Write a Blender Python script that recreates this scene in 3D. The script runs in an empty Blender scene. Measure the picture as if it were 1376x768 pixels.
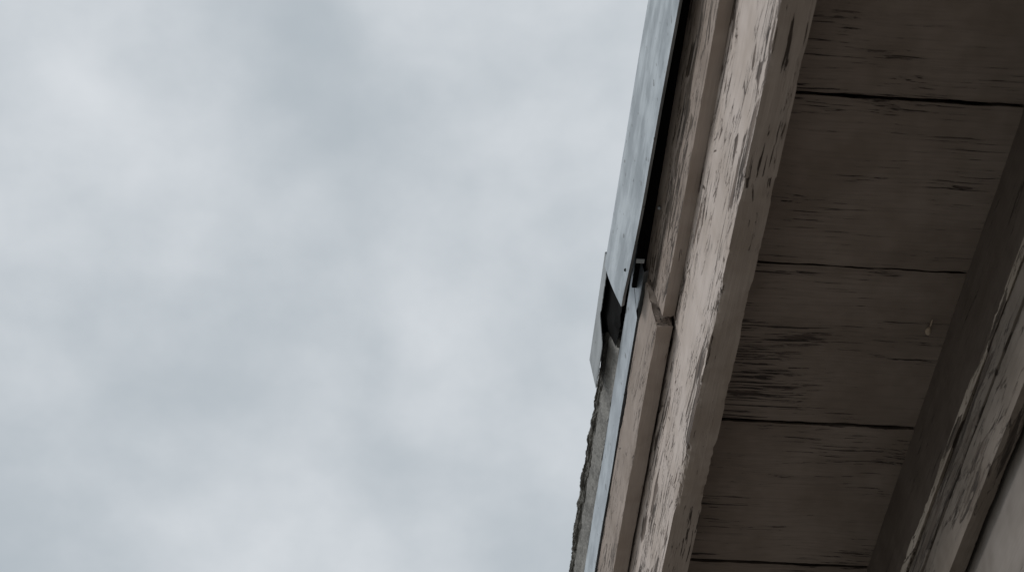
import bpy, math, random, bmesh
from mathutils import Vector, noise
random.seed(7)
sc = bpy.context.scene
sc.view_settings.view_transform = 'Standard'
sc.view_settings.look = 'None'
sc.view_settings.exposure = 0
EYE = 1.6

class NT:
    def __init__(s, tree): s.t = tree
    def n(s, typ, **kw):
        nd = s.t.nodes.new(typ)
        for k, v in kw.items(): setattr(nd, k, v)
        return nd
    def l(s, a, b): s.t.links.new(a, b)
    def math(s, op, a, b=None, c=None):
        nd = s.t.nodes.new('ShaderNodeMath'); nd.operation = op
        for i, v in enumerate((a, b, c)):
            if v is None: continue
            if isinstance(v, (int, float)): nd.inputs[i].default_value = v
            else: s.l(v, nd.inputs[i])
        return nd.outputs[0]
    def noise(s, co, scale, detail=4, rough=.6, dist=0):
        nd = s.t.nodes.new('ShaderNodeTexNoise')
        nd.inputs['Scale'].default_value = scale; nd.inputs['Detail'].default_value = detail
        nd.inputs['Roughness'].default_value = rough; nd.inputs['Distortion'].default_value = dist
        s.l(co, nd.inputs['Vector']); return nd.outputs['Fac']
    def map(s, co, sca, loc=(0, 0, 0), rot=(0, 0, 0)):
        nd = s.t.nodes.new('ShaderNodeMapping')
        nd.inputs['Scale'].default_value = sca; nd.inputs['Location'].default_value = loc
        nd.inputs['Rotation'].default_value = rot
        s.l(co, nd.inputs['Vector']); return nd.outputs[0]
    def sstep(s, v, a, b):
        nd = s.t.nodes.new('ShaderNodeMapRange'); nd.interpolation_type = 'SMOOTHSTEP'
        s.l(v, nd.inputs['Value']); nd.inputs['From Min'].default_value = a; nd.inputs['From Max'].default_value = b
        return nd.outputs[0]
    def mix(s, f, a, b, mode='MIX'):
        nd = s.t.nodes.new('ShaderNodeMix'); nd.data_type = 'RGBA'; nd.blend_type = mode
        for i, v in ((0, f), (6, a), (7, b)):
            if isinstance(v, (int, float)): nd.inputs[i].default_value = v
            elif isinstance(v, tuple): nd.inputs[i].default_value = (*v, 1)
            else: s.l(v, nd.inputs[i])
        return nd.outputs[2]

def newmat(name):
    m = bpy.data.materials.new(name); m.use_nodes = True
    return m, NT(m.node_tree), m.node_tree.nodes['Principled BSDF']

def painted(name, axis='X', paint=(.45, .38, .34), wood=(.09, .065, .05), peel=.36, patch=1.0,
            grain=11, cross=110, streak=.63, sgrain=6, scross=240, smod=.55, dirt=.3, bump=.0013, seed=0.0, stain=.3,
            chip=None, vg=16, vc=85):
    """old flaking paint on softwood, grain running along local axis"""
    m, t, b = newmat(name)
    co = t.n('ShaderNodeTexCoord').outputs['Object']
    oi = t.n('ShaderNodeObjectInfo').outputs['Random']
    off = t.n('ShaderNodeVectorMath', operation='ADD'); t.l(co, off.inputs[0])
    cmb = t.n('ShaderNodeCombineXYZ'); t.l(t.math('MULTIPLY', oi, 17.0), cmb.inputs[0]); t.l(t.math('MULTIPLY', oi, 9.0), cmb.inputs[1])
    cmb.inputs[2].default_value = seed
    t.l(cmb.outputs[0], off.inputs[1]); co = off.outputs[0]
    def sc3(g, c): return (g, c, c) if axis == 'X' else (c, g, c)
    wv = t.math('MULTIPLY', t.noise(co, 9, 0), .014)
    va = t.n('ShaderNodeVectorMath', operation='ADD'); t.l(co, va.inputs[0])
    cm2 = t.n('ShaderNodeCombineXYZ')
    for i in range(3): t.l(wv, cm2.inputs[i])
    t.l(cm2.outputs[0], va.inputs[1]); cw = va.outputs[0]
    n2 = t.noise(t.map(co, sc3(3.4, 11.0), (3, 7, 1)), 1, 3, .62)
    n1 = t.noise(t.map(cw, sc3(grain, cross)), 1, 4, .68)
    v = t.math('ADD', n1, t.math('MULTIPLY', t.math('SUBTRACT', n2, .5), .75 * patch))
    bare = t.sstep(v, 1 - peel, 1 - peel + .012)
    n3 = t.noise(t.map(cw, sc3(sgrain, scross), (11, 2, 5)), 1, 3, .72)
    v3 = t.math('ADD', n3, t.math('MULTIPLY', t.math('SUBTRACT', n2, .5), smod))
    hl = t.sstep(v3, streak, streak + .02)
    gone = t.math('MAXIMUM', bare, hl)
    if chip is not None:
        # angular paint scales: domain jittered by the grain noise, some scales lost, some split along their edges
        wj = t.n('ShaderNodeVectorMath', operation='ADD'); mp = t.map(cw, sc3(vg, vc))
        t.l(mp, wj.inputs[0]); cj = t.n('ShaderNodeCombineXYZ')
        jj = t.math('MULTIPLY', t.math('SUBTRACT', n1, .5), 2.2)
        for i in range(3): t.l(jj, cj.inputs[i])
        t.l(cj.outputs[0], wj.inputs[1])
        vo = t.n('ShaderNodeTexVoronoi', feature='F1'); vo.inputs['Scale'].default_value = 1; t.l(wj.outputs[0], vo.inputs['Vector'])
        sp = t.n('ShaderNodeSeparateColor'); t.l(vo.outputs['Color'], sp.inputs[0])
        ve = t.n('ShaderNodeTexVoronoi', feature='DISTANCE_TO_EDGE'); ve.inputs['Scale'].default_value = 1; t.l(wj.outputs[0], ve.inputs['Vector'])
        lost = t.sstep(t.math('ADD', sp.outputs[0], t.math('MULTIPLY', t.math('SUBTRACT', n2, .5), 1.6)), chip, chip + .01)
        line = t.math('SUBTRACT', 1, t.sstep(ve.outputs['Distance'], .025, .06))
        line = t.math('MULTIPLY', line, t.sstep(t.math('ADD', sp.outputs[1], t.math('MULTIPLY', t.math('SUBTRACT', n2, .5), 2.2)), .62, .66))
        gone = t.math('MAXIMUM', gone, t.math('MAXIMUM', lost, line))
    pd = tuple(c * (1 - dirt) * k for c, k in zip(paint, (1, .97, .93)))
    pc = t.mix(t.sstep(t.noise(co, 8, 3, .68), .32, .68), pd, paint)
    pc = t.mix(t.math('MULTIPLY', t.sstep(v3, .40, streak), stain), pc, tuple(c * .6 for c in paint))
    wc = t.mix(t.sstep(n3, .35, .62), tuple(min(1, c * 1.6) for c in wood), tuple(c * .5 for c in wood))
    halo = t.sstep(v, 1 - peel - .07, 1 - peel)
    pc = t.mix(t.math('MULTIPLY', halo, .3), pc, tuple(c * .55 for c in paint))
    t.l(t.mix(gone, pc, wc), b.inputs['Base Color'])
    b.inputs['Roughness'].default_value = .7
    b.inputs['Specular IOR Level'].default_value = .25
    hgt = t.math('SUBTRACT', t.math('MULTIPLY', n3, .45), gone)
    hgt = t.math('ADD', hgt, t.math('MULTIPLY', halo, .3))
    bp = t.n('ShaderNodeBump'); bp.inputs['Strength'].default_value = 1; bp.inputs['Distance'].default_value = bump
    t.l(hgt, bp.inputs['Height']); t.l(bp.outputs[0], b.inputs['Normal'])
    return m

def metal(name, c0, c1, rough=.42, met=.7):
    m, t, b = newmat(name)
    co = t.n('ShaderNodeTexCoord').outputs['Object']
    a = t.noise(t.map(co, (7, 60, 34), rot=(0, .6, 0)), 1, 4, .65)
    c = t.noise(co, 14, 3, .6)
    s = t.noise(t.map(co, (6, 260, 260), rot=(0, .35, 0)), 1, 1, .5)
    sc_ = t.sstep(t.math('ABSOLUTE', t.math('SUBTRACT', s, .5)), .0, .012)
    f = t.math('ADD', t.math('MULTIPLY', a, .6), t.math('MULTIPLY', c, .4))
    col = t.mix(t.sstep(f, .38, .62), c0, c1)
    sp = t.sstep(t.noise(co, 70, 1, .6), .70, .74)
    col = t.mix(t.math('MULTIPLY', sp, .6), col, (.08, .075, .07))
    col = t.mix(t.math('MULTIPLY', t.math('SUBTRACT', 1, sc_), .45), col, tuple(x * .45 for x in c0))
    t.l(col, b.inputs['Base Color']); b.inputs['Metallic'].default_value = met
    t.l(t.math('ADD', t.math('MULTIPLY', a, .3), rough - .12), b.inputs['Roughness'])
    bp = t.n('ShaderNodeBump'); bp.inputs['Strength'].default_value = .4; bp.inputs['Distance'].default_value = .0012
    t.l(c, bp.inputs['Height']); t.l(bp.outputs[0], b.inputs['Normal'])
    return m

def rough_mat(name, c0, c1, scale=40, bump=.003, r=.9):
    m, t, b = newmat(name)
    co = t.n('ShaderNodeTexCoord').outputs['Object']
    a = t.noise(co, scale, 3, .65); c = t.noise(co, scale * 8, 1, .6)
    f = t.math('ADD', t.math('MULTIPLY', a, .65), t.math('MULTIPLY', c, .35))
    t.l(t.mix(t.sstep(f, .36, .64), c0, c1), b.inputs['Base Color'])
    b.inputs['Roughness'].default_value = r
    if bump:
        bp = t.n('ShaderNodeBump'); bp.inputs['Distance'].default_value = bump; bp.inputs['Strength'].default_value = .6
        t.l(f, bp.inputs['Height']); t.l(bp.outputs[0], b.inputs['Normal'])
    return m

def flat(name, c, r=.9):
    m, t, b = newmat(name); b.inputs['Base Color'].default_value = (*c, 1); b.inputs['Roughness'].default_value = r
    b.inputs['Specular IOR Level'].default_value = .1
    return m

M_fascia = painted('fascia_paint', paint=(.575, .505, .465), wood=(.115, .09, .075), peel=.315, seed=.3, grain=8, cross=100, patch=.85,
                   streak=.615, smod=.42, sgrain=6, scross=210, dirt=.22, chip=.95, vg=17, vc=110)
M_undershade = painted('underside_shade_paint', paint=(.42, .36, .32), wood=(.115, .088, .07), peel=.27, seed=.3, grain=8, cross=60, patch=.8,
                   streak=.68, smod=.5, sgrain=6, scross=150, dirt=.22)  # darker copy of the board paint; underside shade put into the colour
M_trim = painted('trim_paint', paint=(.36, .30, .262), wood=(.09, .07, .055), peel=.33, grain=9, cross=110, seed=4.1, streak=.62, sgrain=6, scross=220,
                 chip=.93, vg=17, vc=120)
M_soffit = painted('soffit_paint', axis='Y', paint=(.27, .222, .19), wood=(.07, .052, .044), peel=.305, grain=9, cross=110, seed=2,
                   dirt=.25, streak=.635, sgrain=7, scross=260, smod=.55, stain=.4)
M_frieze = painted('frieze_shaded_paint', paint=(.14, .115, .098), wood=(.05, .04, .03), peel=.26, seed=6, streak=.72)  # shadow below the soffit is worked into this darker colour
M_ledger = painted('wall_trim_paint', paint=(.245, .21, .18), wood=(.10, .08, .066), peel=.33, grain=6, cross=90, seed=8, streak=.64, sgrain=5, scross=180,
                   chip=.86, vg=10, vc=60)
M_cap = painted('cap_paint', paint=(.46, .40, .34), wood=(.10, .08, .064), peel=.34, grain=9, cross=60, seed=9, streak=.68, chip=.85, vg=14, vc=60)
M_wall = painted('siding_paint', paint=(.25, .225, .205), wood=(.12, .10, .082), peel=.25, seed=12, streak=.72, bump=.0006)
M_metal = metal('galvanised_steel', (.29, .32, .34), (.50, .54, .565))
M_strip = metal('drip_edge_steel', (.34, .37, .395), (.52, .56, .59), rough=.4)
M_plate = metal('weathered_steel', (.24, .255, .26), (.36, .38, .39), rough=.55, met=.5)
M_shingle = rough_mat('asphalt_shingle', (.06, .058, .052), (.17, .165, .148), 50, .002)
M_mortar = rough_mat('bedding_mortar', (.15, .148, .14), (.29, .285, .27), 34, .002)
M_black = flat('shade_and_strap_black', (.006, .006, .006))  # near-black for shade in gaps and the hole; also strap and rivet
M_deck = rough_mat('roof_deck_wood', (.03, .022, .016), (.07, .05, .035), 30)
M_ground = rough_mat('gravel', (.20, .19, .17), (.38, .36, .33), 3, 0)
M_nest = rough_mat('silk', (.30, .23, .17), (.48, .39, .30), 200, .001)

D_ANG = math.atan2(.9975, -.0709)
house = bpy.data.objects.new('wooden_house', None); sc.collection.objects.link(house)
house.rotation_euler = (0, 0, D_ANG)

def add(name, verts, faces, mat, smooth=False, parent=house, bevel=0):
    me = bpy.data.meshes.new(name); me.from_pydata(verts, [], faces); me.update()
    bm = bmesh.new(); bm.from_mesh(me); bmesh.ops.recalc_face_normals(bm, faces=bm.faces); bm.to_mesh(me); bm.free()
    for p in me.polygons: p.use_smooth = smooth
    ob = bpy.data.objects.new(name, me); sc.collection.objects.link(ob)
    me.materials.append(mat); ob.parent = parent
    if bevel:
        bv = ob.modifiers.new('b', 'BEVEL'); bv.width = bevel; bv.segments = 2
    return ob

def P(s, t, h): return (s, -t, EYE + h)

def slist(s0, s1, fine=.005, f0=.75, f1=2.75, coarse=.15):
    out = []; s = s0
    while s < s1 - 1e-6:
        out.append(s); s += fine if f0 <= s <= f1 else (coarse if s > f1 or s + coarse < f0 else max(f0 - s, 1e-3) + 1e-4)
    out.append(s1); return out

def sweep(name, prof, s0, s1, mat, sub=.007, amp=.0006, chips=None, wave=.0015, fine=.004, seed=0., smooth=False, endjit=0, f0=.75, f1=2.75, spots=(), under=None):
    pts = []; n = len(prof); chips = chips or {}
    cx = sum(p[0] for p in prof) / n; cy = sum(p[1] for p in prof) / n
    for i in range(n):
        a = prof[i]; b = prof[(i + 1) % n]
        L = math.dist(a, b); k = max(1, int(round(L / sub)))
        ca, cb = chips.get(i, 0), chips.get((i + 1) % n, 0)
        nx, ny = (b[1] - a[1]) / L, -(b[0] - a[0]) / L
        mx, my = (a[0] + b[0]) / 2 - cx, (a[1] + b[1]) / 2 - cy
        if nx * mx + ny * my < 0: nx, ny = -nx, -ny
        for j in range(k):
            f = j / k; d0 = f * L; d1 = (1 - f) * L
            w = ca * math.exp(-(d0 / .006)) + cb * math.exp(-(d1 / .006))
            nn = (nx, ny)
            if j == 0:
                q = prof[i - 1]; L2 = math.dist(a, q); mx2, my2 = (a[1] - q[1]) / L2, -(a[0] - q[0]) / L2
                ex, ey = (a[0] + q[0]) / 2 - cx, (a[1] + q[1]) / 2 - cy
                if mx2 * ex + my2 * ey < 0: mx2, my2 = -mx2, -my2
                nn = (nx + mx2, ny + my2); l3 = math.hypot(*nn); nn = (nn[0] / l3, nn[1] / l3)
            pts.append((a[0] + (b[0] - a[0]) * f, a[1] + (b[1] - a[1]) * f, nn, w))
    ss = slist(s0, s1, fine, f0, f1); m = len(pts); V = []; F = []
    for si, s in enumerate(ss):
        wt = wave * noise.noise(Vector((s * 1.3, seed, 3))); wh = wave * noise.noise(Vector((s * 1.1, seed + 9, 5)))
        fr = noise.fractal(Vector((s * 11, seed * 3.1, 1)), .45, 2.1, 5)
        sp = 0
        for (c0, hw, dp) in spots:
            x = abs(s - c0) / hw
            if x < 1: sp = max(sp, dp * min(1, (1 - x) * 3) * (.75 + .5 * noise.fractal(Vector((s * 60, seed, 4)), .7, 2, 4)))
        for (t, h, nn, w) in pts:
            d = amp * noise.fractal(Vector((s * 9, t * 120 + seed, h * 120)), .8, 2, 4)
            if w > 0:
                d = d * .5 - max(0, fr - .45) * w * 1.6 - w * .06 * abs(noise.noise(Vector((s * 230, t * 60, h * 60 + seed)))) - sp * w / max(chips.values())
            e = 0
            if endjit and si in (0, len(ss) - 1):
                e = endjit * noise.fractal(Vector((t * 90, h * 90, seed + si)), .7, 2, 4)
            V.append(P(s + e, t + nn[0] * d + wt, h + nn[1] * d + wh))
    for i in range(len(ss) - 1):
        for j in range(m):
            a = i * m + j; b = i * m + (j + 1) % m
            F.append((a, b, b + m, a + m))
    F.append(tuple(range(m))); F.append(tuple(range((len(ss) - 1) * m, len(ss) * m)))
    ob = add(name, V, F, mat, smooth)
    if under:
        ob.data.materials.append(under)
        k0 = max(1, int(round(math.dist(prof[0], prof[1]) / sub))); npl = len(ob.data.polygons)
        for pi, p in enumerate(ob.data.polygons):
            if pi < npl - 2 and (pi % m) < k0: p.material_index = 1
    return ob

def box(name, s0, s1, t0, t1, h0, h1, mat, bevel=.002, parent=house):
    V = [P(s, t, h) for s in (s0, s1) for t in (t0, t1) for h in (h0, h1)]
    F = [(0, 1, 3, 2), (4, 6, 7, 5), (0, 4, 5, 1), (2, 3, 7, 6), (0, 2, 6, 4), (1, 5, 7, 3)]
    return add(name, V, F, mat, parent=parent, bevel=bevel)

S0, S1 = -3.0, 6.5
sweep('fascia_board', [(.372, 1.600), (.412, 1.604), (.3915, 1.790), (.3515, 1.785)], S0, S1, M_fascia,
      chips={0: .0045, 1: .002}, amp=.0010, seed=1.3, wave=.002, under=M_undershade,
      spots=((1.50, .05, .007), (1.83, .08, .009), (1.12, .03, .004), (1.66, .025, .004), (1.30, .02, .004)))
sweep('shingle_mould', [(.3350, 1.763), (.3530, 1.765), (.345, 1.858), (.3200, 1.850)], S0, 1.672, M_trim,
      chips={0: .002, 3: .002}, amp=.0007, seed=5, endjit=.004, under=M_undershade)
sweep('shingle_mould_bead', [(.3215, 1.842), (.330, 1.842), (.330, 1.868), (.3165, 1.866)], S0, 1.69, M_trim,
      chips={0: .001}, amp=.0006, seed=15, endjit=.004)
sweep('lower_mould', [(.3270, 1.748), (.3510, 1.752), (.343, 1.850), (.3165, 1.842)], 1.680, S1, M_trim,
      chips={0: .003, 3: .002}, amp=.001, seed=8, endjit=.006, spots=((1.72, .03, .003), (1.95, .05, .003)), under=M_undershade)

edges = [.0, .31, .62, .915, 1.211, 1.488, 1.794, 2.117, 2.44, 2.76, 3.07]
e = 3.07
while e < S1: e += .31; edges.append(min(e, S1))
e = 0; pre = []
while e > S0: e -= .31; pre.append(max(e, S0))
edges = pre[::-1] + edges
for i in range(len(edges) - 1):
    a, b = edges[i] + .0022, edges[i + 1] - .0022
    if b - a < .02: continue
    dh = random.uniform(-.0025, .0025)
    ns, nt = (64, 60) if .7 < (a + b) / 2 < 3 else (6, 8)
    V = []; F = []
    cup = random.uniform(-.002, .003)
    for r in range(ns + 1):
        for c in range(nt + 1):
            f = r / ns; s = a + (b - a) * f; t = .395 + (.735 - .395) * c / nt
            edge = min(f, 1 - f) * (b - a)
            h = 1.68 + dh + cup * (4 * (f - .5) ** 2) + .0010 * noise.fractal(Vector((s * 90, t * 7, i)), .8, 2, 4)
            if edge < .006: h += .003 * (1 - edge / .006)
            js = .0015 * noise.fractal(Vector((t * 25, i * 3.3, f)), .8, 2, 4) if r in (0, ns) else 0
            V.append(P(s + js, t, h))
    w = nt + 1
    for r in range(ns):
        for c in range(nt): F.append((r * w + c, r * w + c + 1, (r + 1) * w + c + 1, (r + 1) * w + c))
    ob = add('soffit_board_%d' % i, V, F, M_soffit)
    me = ob.data
    if me.polygons[0].normal.z > 0: me.flip_normals()
    so = ob.modifiers.new('s', 'SOLIDIFY'); so.thickness = .018; so.offset = -1
box('soffit_backing', S0, S1, .393, .76, 1.712, 1.73, M_black, 0)

sweep('frieze_board', [(.714, 1.40), (.735, 1.40), (.735, 1.70), (.714, 1.70)], S0, S1, M_frieze, amp=.001, seed=21, sub=.012, fine=.008)
sweep('wall_trim', [(.690, 1.449), (.7135, 1.449), (.7135, 1.503), (.6935, 1.500)], S0, S1, M_ledger,
      chips={3: .004, 0: .003}, amp=.0016, seed=25, wave=.003, spots=((1.6, .1, .006), (1.95, .05, .005)))
sweep('wall_trim_cap', [(.6885, 1.486), (.7120, 1.504), (.7120, 1.509), (.6905, 1.507)], S0, S1, M_cap,
      chips={0: .006, 3: .003}, amp=.0014, seed=27, wave=.003, sub=.004, spots=((1.45, .05, .006), (1.75, .08, .005), (1.95, .04, .006)))
sweep('wall_trim_lower', [(.6925, 1.375), (.7135, 1.378), (.7135, 1.4465), (.6925, 1.4465)], S0, S1, M_ledger,
      chips={3: .003, 0: .003}, amp=.0016, seed=35, wave=.003)
z = 1.399; k = 0
while z > -1.35:
    sweep('siding_board_%d' % k, [(.708, z - .185), (.735, z - .185), (.735, z), (.722, z)], S0, S1, M_wall,
          amp=.0005 if k < 3 else 0, sub=.02 if k < 3 else .2, fine=.01 if k < 3 else .5, seed=30 + k)
    z -= .172; k += 1

DEP = 6.0
tw = .735; tb = tw + DEP; tm = (tw + tb) / 2; HE = 1.88; HR = HE + (tm - .31) * math.tan(math.radians(20))
hz = -EYE
def gable(name, s0, s1):
    pr = [(tw + .01, hz), (tb, hz), (tb, HE + .1), (tm, HR - .08), (tw + .01, HE + .1)]
    V = [P(s0, *p) for p in pr] + [P(s1, *p) for p in pr]
    F = [(0, 1, 2, 3, 4), (5, 6, 7, 8, 9)] + [(i, (i + 1) % 5, (i + 1) % 5 + 5, i + 5) for i in range(5)]
    add(name, V, F, M_wall)
gable('gable_wall', S0, S0 + .12); gable('gable_wall_far', S1 - .12, S1)
box('front_wall_core', S0 + .12, S1 - .12, .7355, .86, hz, 1.71, M_wall, 0)
box('rear_wall', S0 + .12, S1 - .12, tb - .12, tb - .002, hz, HE, M_wall, 0)
sl = math.tan(math.radians(20))
def roof(name, t0, h0, t1, h1, th, mat, s0=S0 - .2, s1=S1 + .2):
    V = [P(s, t, h) for s in (s0, s1) for (t, h) in ((t0, h0), (t1, h1), (t1, h1 + th), (t0, h0 + th))]
    F = [(0, 1, 2, 3), (4, 5, 6, 7), (0, 1, 5, 4), (1, 2, 6, 5), (2, 3, 7, 6), (3, 0, 4, 7)]
    add(name, V, F, mat)
roof('roof_deck', .345, 1.870, tm, 1.870 + (tm - .345) * sl, .02, M_deck)
roof('roof_covering', .345, 1.897, tm, 1.897 + (tm - .345) * sl, .03, M_shingle)
roof('roof_deck_rear', tm, 1.870 + (tm - .345) * sl, tb + .4, 1.870 + (tm - .345) * sl - (tb + .4 - tm) * sl, .02, M_deck)
roof('roof_covering_rear', tm, 1.897 + (tm - .345) * sl, tb + .4, 1.897 + (tm - .345) * sl - (tb + .4 - tm) * sl, .03, M_shingle)
box('cavity_shade_lining', S0, S1, .338, .3445, 1.860, 1.985, M_black, 0)  # near-black sheet added so the cavity behind the edge reads dark
box('gap_shade_strip', S0, 1.72, .302, .337, 1.872, 1.878, M_black, 0)  # near-black strip painted as the shade in the gap behind the flashing

def sheet(name, prof_fn, s0, s1, mat, th=.0012, ds=.01):
    V = []; F = []; n = max(2, int((s1 - s0) / ds)); m = None
    for i in range(n + 1):
        s = s0 + (s1 - s0) * i / n; pr = prof_fn(s, i == n); m = len(pr)
        V += [P(s + p[2], p[0], p[1]) for p in pr]
    for i in range(n):
        for j in range(m - 1): F.append((i * m + j, i * m + j + 1, (i + 1) * m + j + 1, (i + 1) * m + j))
    ob = add(name, V, F, mat)
    so = ob.modifiers.new('s', 'SOLIDIFY'); so.thickness = th; so.offset = 0
    return ob
def upper(s, last):
    f = max(0, min(1, (s - .9) / .8)); w = .0015 * noise.noise(Vector((s * 3, 1, 1)))
    k = f
    q = max(0, min(1, (s - 1.5) / .2)) ** 2
    bt = .3000 - .010 * k + w - .005 * q; bh = 1.829 + .010 * k - .007 * q
    tt = .2850 - .012 * k + w; th = 1.985
    g = max(0, min(1, (s - 1.2) / .5))
    pr = []
    for j in range(9):
        u = j / 8
        pr.append((bt + (tt - bt) * u - .002 * math.sin(u * 3.14), bh + (th - bh) * u, u * .058 * g))
    pr.append((tt + .004, th + .006, .058 * g))
    pr.append((tt + .09, th + .006 + .09 * sl, .05 * g))
    return [(bt + .004, bh + .0035, 0)] + pr
sheet('drip_flashing', upper, S0 - .1, 1.722, M_metal)
def lower(s, last):
    w = .0012 * noise.noise(Vector((s * 4, 7, 1)))
    return [(.3205 + w, 1.853, 0), (.3130 + w, 1.847, 0), (.3090 + w, 1.880, 0), (.3055 + w, 1.912, 0), (.3400, 1.9165, 0)]
sheet('drip_edge_strip', lower, 1.665, S1 + .1, M_strip)
def plate(s, last):
    r = .004 * noise.fractal(Vector((s * 45, 3, 3)), .7, 2, 3)
    k = max(0, min(1, (s - 1.875) / .035))
    hb = 1.974 - .038 * k * k * (3 - 2 * k) + r * (1 - k * .8)
    tb_ = .2722 + (2.0 - hb) * .13
    return [(tb_, hb, 0), ((tb_ + .2722) / 2, (hb + 2.0) / 2, 0), (.2722, 2.000, .0), (.36, 2.035, .0)]
sheet('flashing_underlap', plate, 1.765, 2.005, M_plate, ds=.004)
box('cavity_shade_lid', 1.60, 2.0, .2775, .337, 1.9925, 1.9965, M_black, 0)  # near-black lid added to darken the hole from above
V = []; F = []; n = 40
for i in range(n + 1):
    s = 1.70 + .195 * i / n
    for j in range(5):
        u = j / 4; V.append(P(s, .300 - .021 * u + .003 * noise.noise(Vector((s * 30, u * 4, 2))), 1.920 + .072 * u + (.006 * noise.fractal(Vector((s * 50, 1, 1)), .7, 2, 4) if j == 0 else 0)))
for i in range(n):
    for j in range(4): F.append((i * 5 + j, i * 5 + j + 1, (i + 1) * 5 + j + 1, (i + 1) * 5 + j))
add('hole_shade_sheet', V, F, M_black)  # near-black sheet standing in for the shade of the open hole

A0 = (1.652, .2930, 1.848); A1 = (1.752, .3120, 1.842)
V = []
for (s, t, h) in (A0, A1):
    for ds, dt, dh in ((-.004, -.001, 0), (.004, .001, 0), (.004, .001, .012), (-.004, -.001, .012)): V.append(P(s + ds, t + dt, h + dh))
add('bent_strap', V, [(0, 1, 2, 3), (4, 5, 6, 7), (0, 1, 5, 4), (1, 2, 6, 5), (2, 3, 7, 6), (3, 0, 4, 7)], M_black)
box('white_gap_sliver', 1.640, 1.648, .298, .310, 1.847, 1.849, M_strip, 0)  # steel sliver added to stand in for a small white gap

def course(name, t_out, t_in, h0, h1, s0, s1, mat, seed, rag=.006, lean=0., tabs=.0, sf=30):
    ss = slist(s0, s1, .004, .75, 2.9, .12); V = []; F = []; nv = 7; m = nv + 3
    for i, s in enumerate(ss):
        tab = tabs * noise.cell(Vector((s * 9 + seed, 1, 1)))
        for j in range(nv):
            u = j / (nv - 1)
            r = rag * noise.fractal(Vector((s * sf + seed, u * 1.3, seed)), .6, 2.1, 5) + tab
            V.append(P(s + (.020 * noise.fractal(Vector((u * 4, seed, 2)), .6, 2, 3) if i == 0 else 0), t_out + r - lean * u, h0 + (h1 - h0) * u + .001 * noise.noise(Vector((s * 60, seed, u * 4)))))
        V.append(P(s, t_in, h1 + (t_in - t_out) * sl)); V.append(P(s, t_in, h0 + .004)); V.append(P(s, (t_in + t_out) / 2, h0 + .001 * noise.noise(Vector((s * 70, seed, 1)))))
    for i in range(len(ss) - 1):
        for j in range(m): F.append((i * m + j, i * m + (j + 1) % m, (i + 1) * m + (j + 1) % m, (i + 1) * m + j))
    F.append(tuple(range(m))); F.append(tuple(range((len(ss) - 1) * m, len(ss) * m)))
    add(name, V, F, mat)
course('bedding', .3052, .36, 1.9135, 1.948, 1.893, S1, M_mortar, 2.2, .0018, .0130)
course('shingle_course_1', .2915, .36, 1.949, 1.957, 1.900, S1, M_shingle, 5.5, .0022, .0005, .001)
course('shingle_course_2', .2885, .36, 1.958, 1.966, 1.910, S1, M_shingle, 9.1, .003, .0005, .002)
course('shingle_course_3', .2865, .36, 1.967, 1.975, 1.92, S1, M_shingle, 13.7, .0038, .0005, .003)

def blob(name, s, t, h, r, mat, sq=(1, 1, 1)):
    bm = bmesh.new(); bmesh.ops.create_icosphere(bm, subdivisions=2, radius=r)
    for v in bm.verts:
        v.co = Vector((v.co.x * sq[0], v.co.y * sq[1], v.co.z * sq[2])) * (1 + .25 * noise.noise(v.co * 300)) + Vector(P(s, t, h))
    me = bpy.data.meshes.new(name); bm.to_mesh(me); bm.free(); me.materials.append(mat)
    ob = bpy.data.objects.new(name, me); sc.collection.objects.link(ob); ob.parent = house
blob('cocoon', 1.590, .685, 1.674, .0048, M_nest, (1.5, .8, .8))
blob('cocoon_tail', 1.575, .686, 1.675, .002, M_nest, (4, .6, .6))
blob('rivet', 1.665, .2855, 1.85, .0028, M_black)
blob('rivet', 1.54, .3185, 1.846, .0028, M_metal)

gn = 40; V = []; F = []
for i in range(gn + 1):
    for j in range(gn + 1):
        x = (i / gn - .5); y = (j / gn - .5); V.append((math.copysign(abs(2 * x) ** 2.5, x) * 900, math.copysign(abs(2 * y) ** 2.5, y) * 900, 0))
for i in range(gn):
    for j in range(gn): F.append((i * (gn + 1) + j, (i + 1) * (gn + 1) + j, (i + 1) * (gn + 1) + j + 1, i * (gn + 1) + j + 1))
add('ground', V, F, M_ground, parent=None)

W = bpy.data.worlds.new('sky'); sc.world = W; W.use_nodes = True
t = NT(W.node_tree); W.node_tree.nodes.clear()
out = t.n('ShaderNodeOutputWorld')
skt = t.n('ShaderNodeTexSky', sky_type='NISHITA', sun_disc=False)
SUN_EL, SUN_AZ = 34, 258
skt.sun_elevation = math.radians(SUN_EL); skt.sun_rotation = math.radians(SUN_AZ)
b1 = t.n('ShaderNodeBackground'); b1.inputs['Strength'].default_value = .09; t.l(skt.outputs[0], b1.inputs[0])
co = t.n('ShaderNodeTexCoord').outputs['Generated']
nA = t.noise(t.map(co, (1, 1, 1), (2.3, .7, 1.1)), 5.0, 3, .48, 0)
nB = t.noise(t.map(co, (1, 1, 1.4), (5.3, 1.7, .1)), 12, 5, .55, 0)
cl = t.math('ADD', t.math('MULTIPLY', nA, .55), t.math('MULTIPLY', nB, .45))
cl = t.math('MULTIPLY', t.math('SUBTRACT', cl, .5), 3.0)
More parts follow.
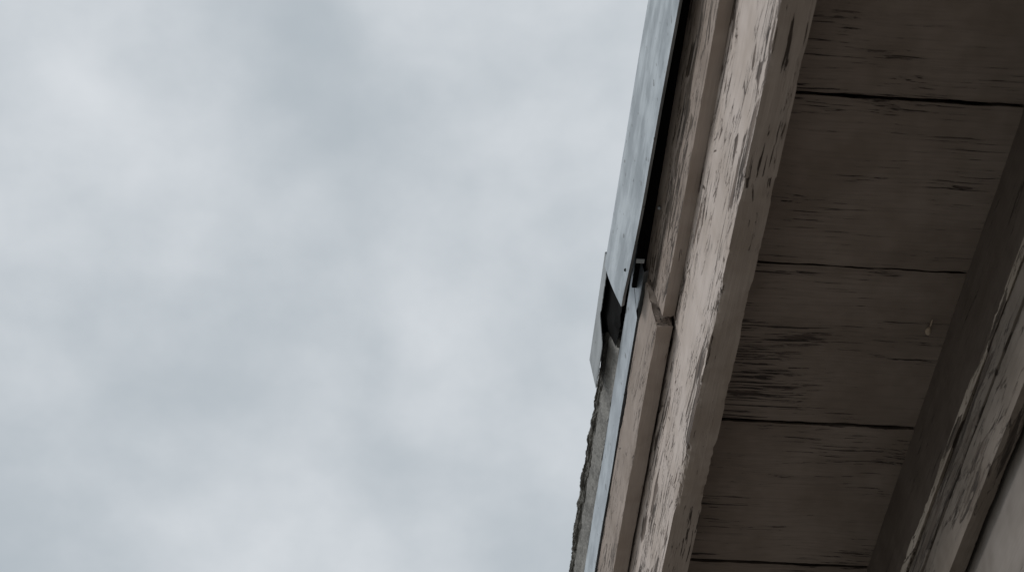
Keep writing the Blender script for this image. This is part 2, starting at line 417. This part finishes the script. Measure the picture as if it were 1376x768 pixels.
nv = t.n('ShaderNodeVectorMath', operation='NORMALIZE'); t.l(co, nv.inputs[0])
for d, w, a in [((-.055, .559, .827), 900, .40), ((-.2076, .605, .769), 500, .35), ((.02, .605, .79), 500, .42), ((-.038, .693, .7195), 800, .32),
                ((-.157, .7636, .626), 600, .30), ((-.11, .60, .79), 700, -.34), ((-.13, .73, .67), 420, -.24), ((-.27, .74, .62), 300, -.36)]:
    v = Vector(d).normalized(); dp = t.n('ShaderNodeVectorMath', operation='DOT_PRODUCT'); dp.inputs[1].default_value = v
    t.l(nv.outputs[0], dp.inputs[0])
    g = t.math('EXPONENT', t.math('MULTIPLY', t.math('SUBTRACT', dp.outputs['Value'], 1), float(w)))
    cl = t.math('ADD', cl, t.math('MULTIPLY', g, a))
cf = t.sstep(cl, -.8, 1.0)
cc = t.mix(cf, (.465, .515, .555), (.76, .79, .82))
b2 = t.n('ShaderNodeBackground'); b2.inputs['Strength'].default_value = 1.0; t.l(cc, b2.inputs[0])
ms = t.n('ShaderNodeMixShader'); ms.inputs[0].default_value = .94
t.l(b1.outputs[0], ms.inputs[1]); t.l(b2.outputs[0], ms.inputs[2]); t.l(ms.outputs[0], out.inputs[0])

sun = bpy.data.lights.new('sun', 'SUN'); sun.energy = 1.2; sun.angle = math.radians(18); sun.color = (1, .97, .935)
so = bpy.data.objects.new('sun', sun); sc.collection.objects.link(so)
az = math.radians(SUN_AZ); el = math.radians(SUN_EL)
d = Vector((math.sin(az) * math.cos(el), math.cos(az) * math.cos(el), math.sin(el)))
so.rotation_euler = d.to_track_quat('Z', 'Y').to_euler(); so.location = d * 30

cam = bpy.data.cameras.new('camera'); co_ = bpy.data.objects.new('camera', cam); sc.collection.objects.link(co_)
cam.lens = 60; cam.sensor_width = 36; cam.clip_start = .05; cam.clip_end = 3000
co_.location = (0, 0, EYE); co_.rotation_euler = (math.radians(90 + 47.2), 0, 0)
cam.dof.use_dof = True; cam.dof.focus_distance = 2.5; cam.dof.aperture_fstop = 11
sc.camera = co_
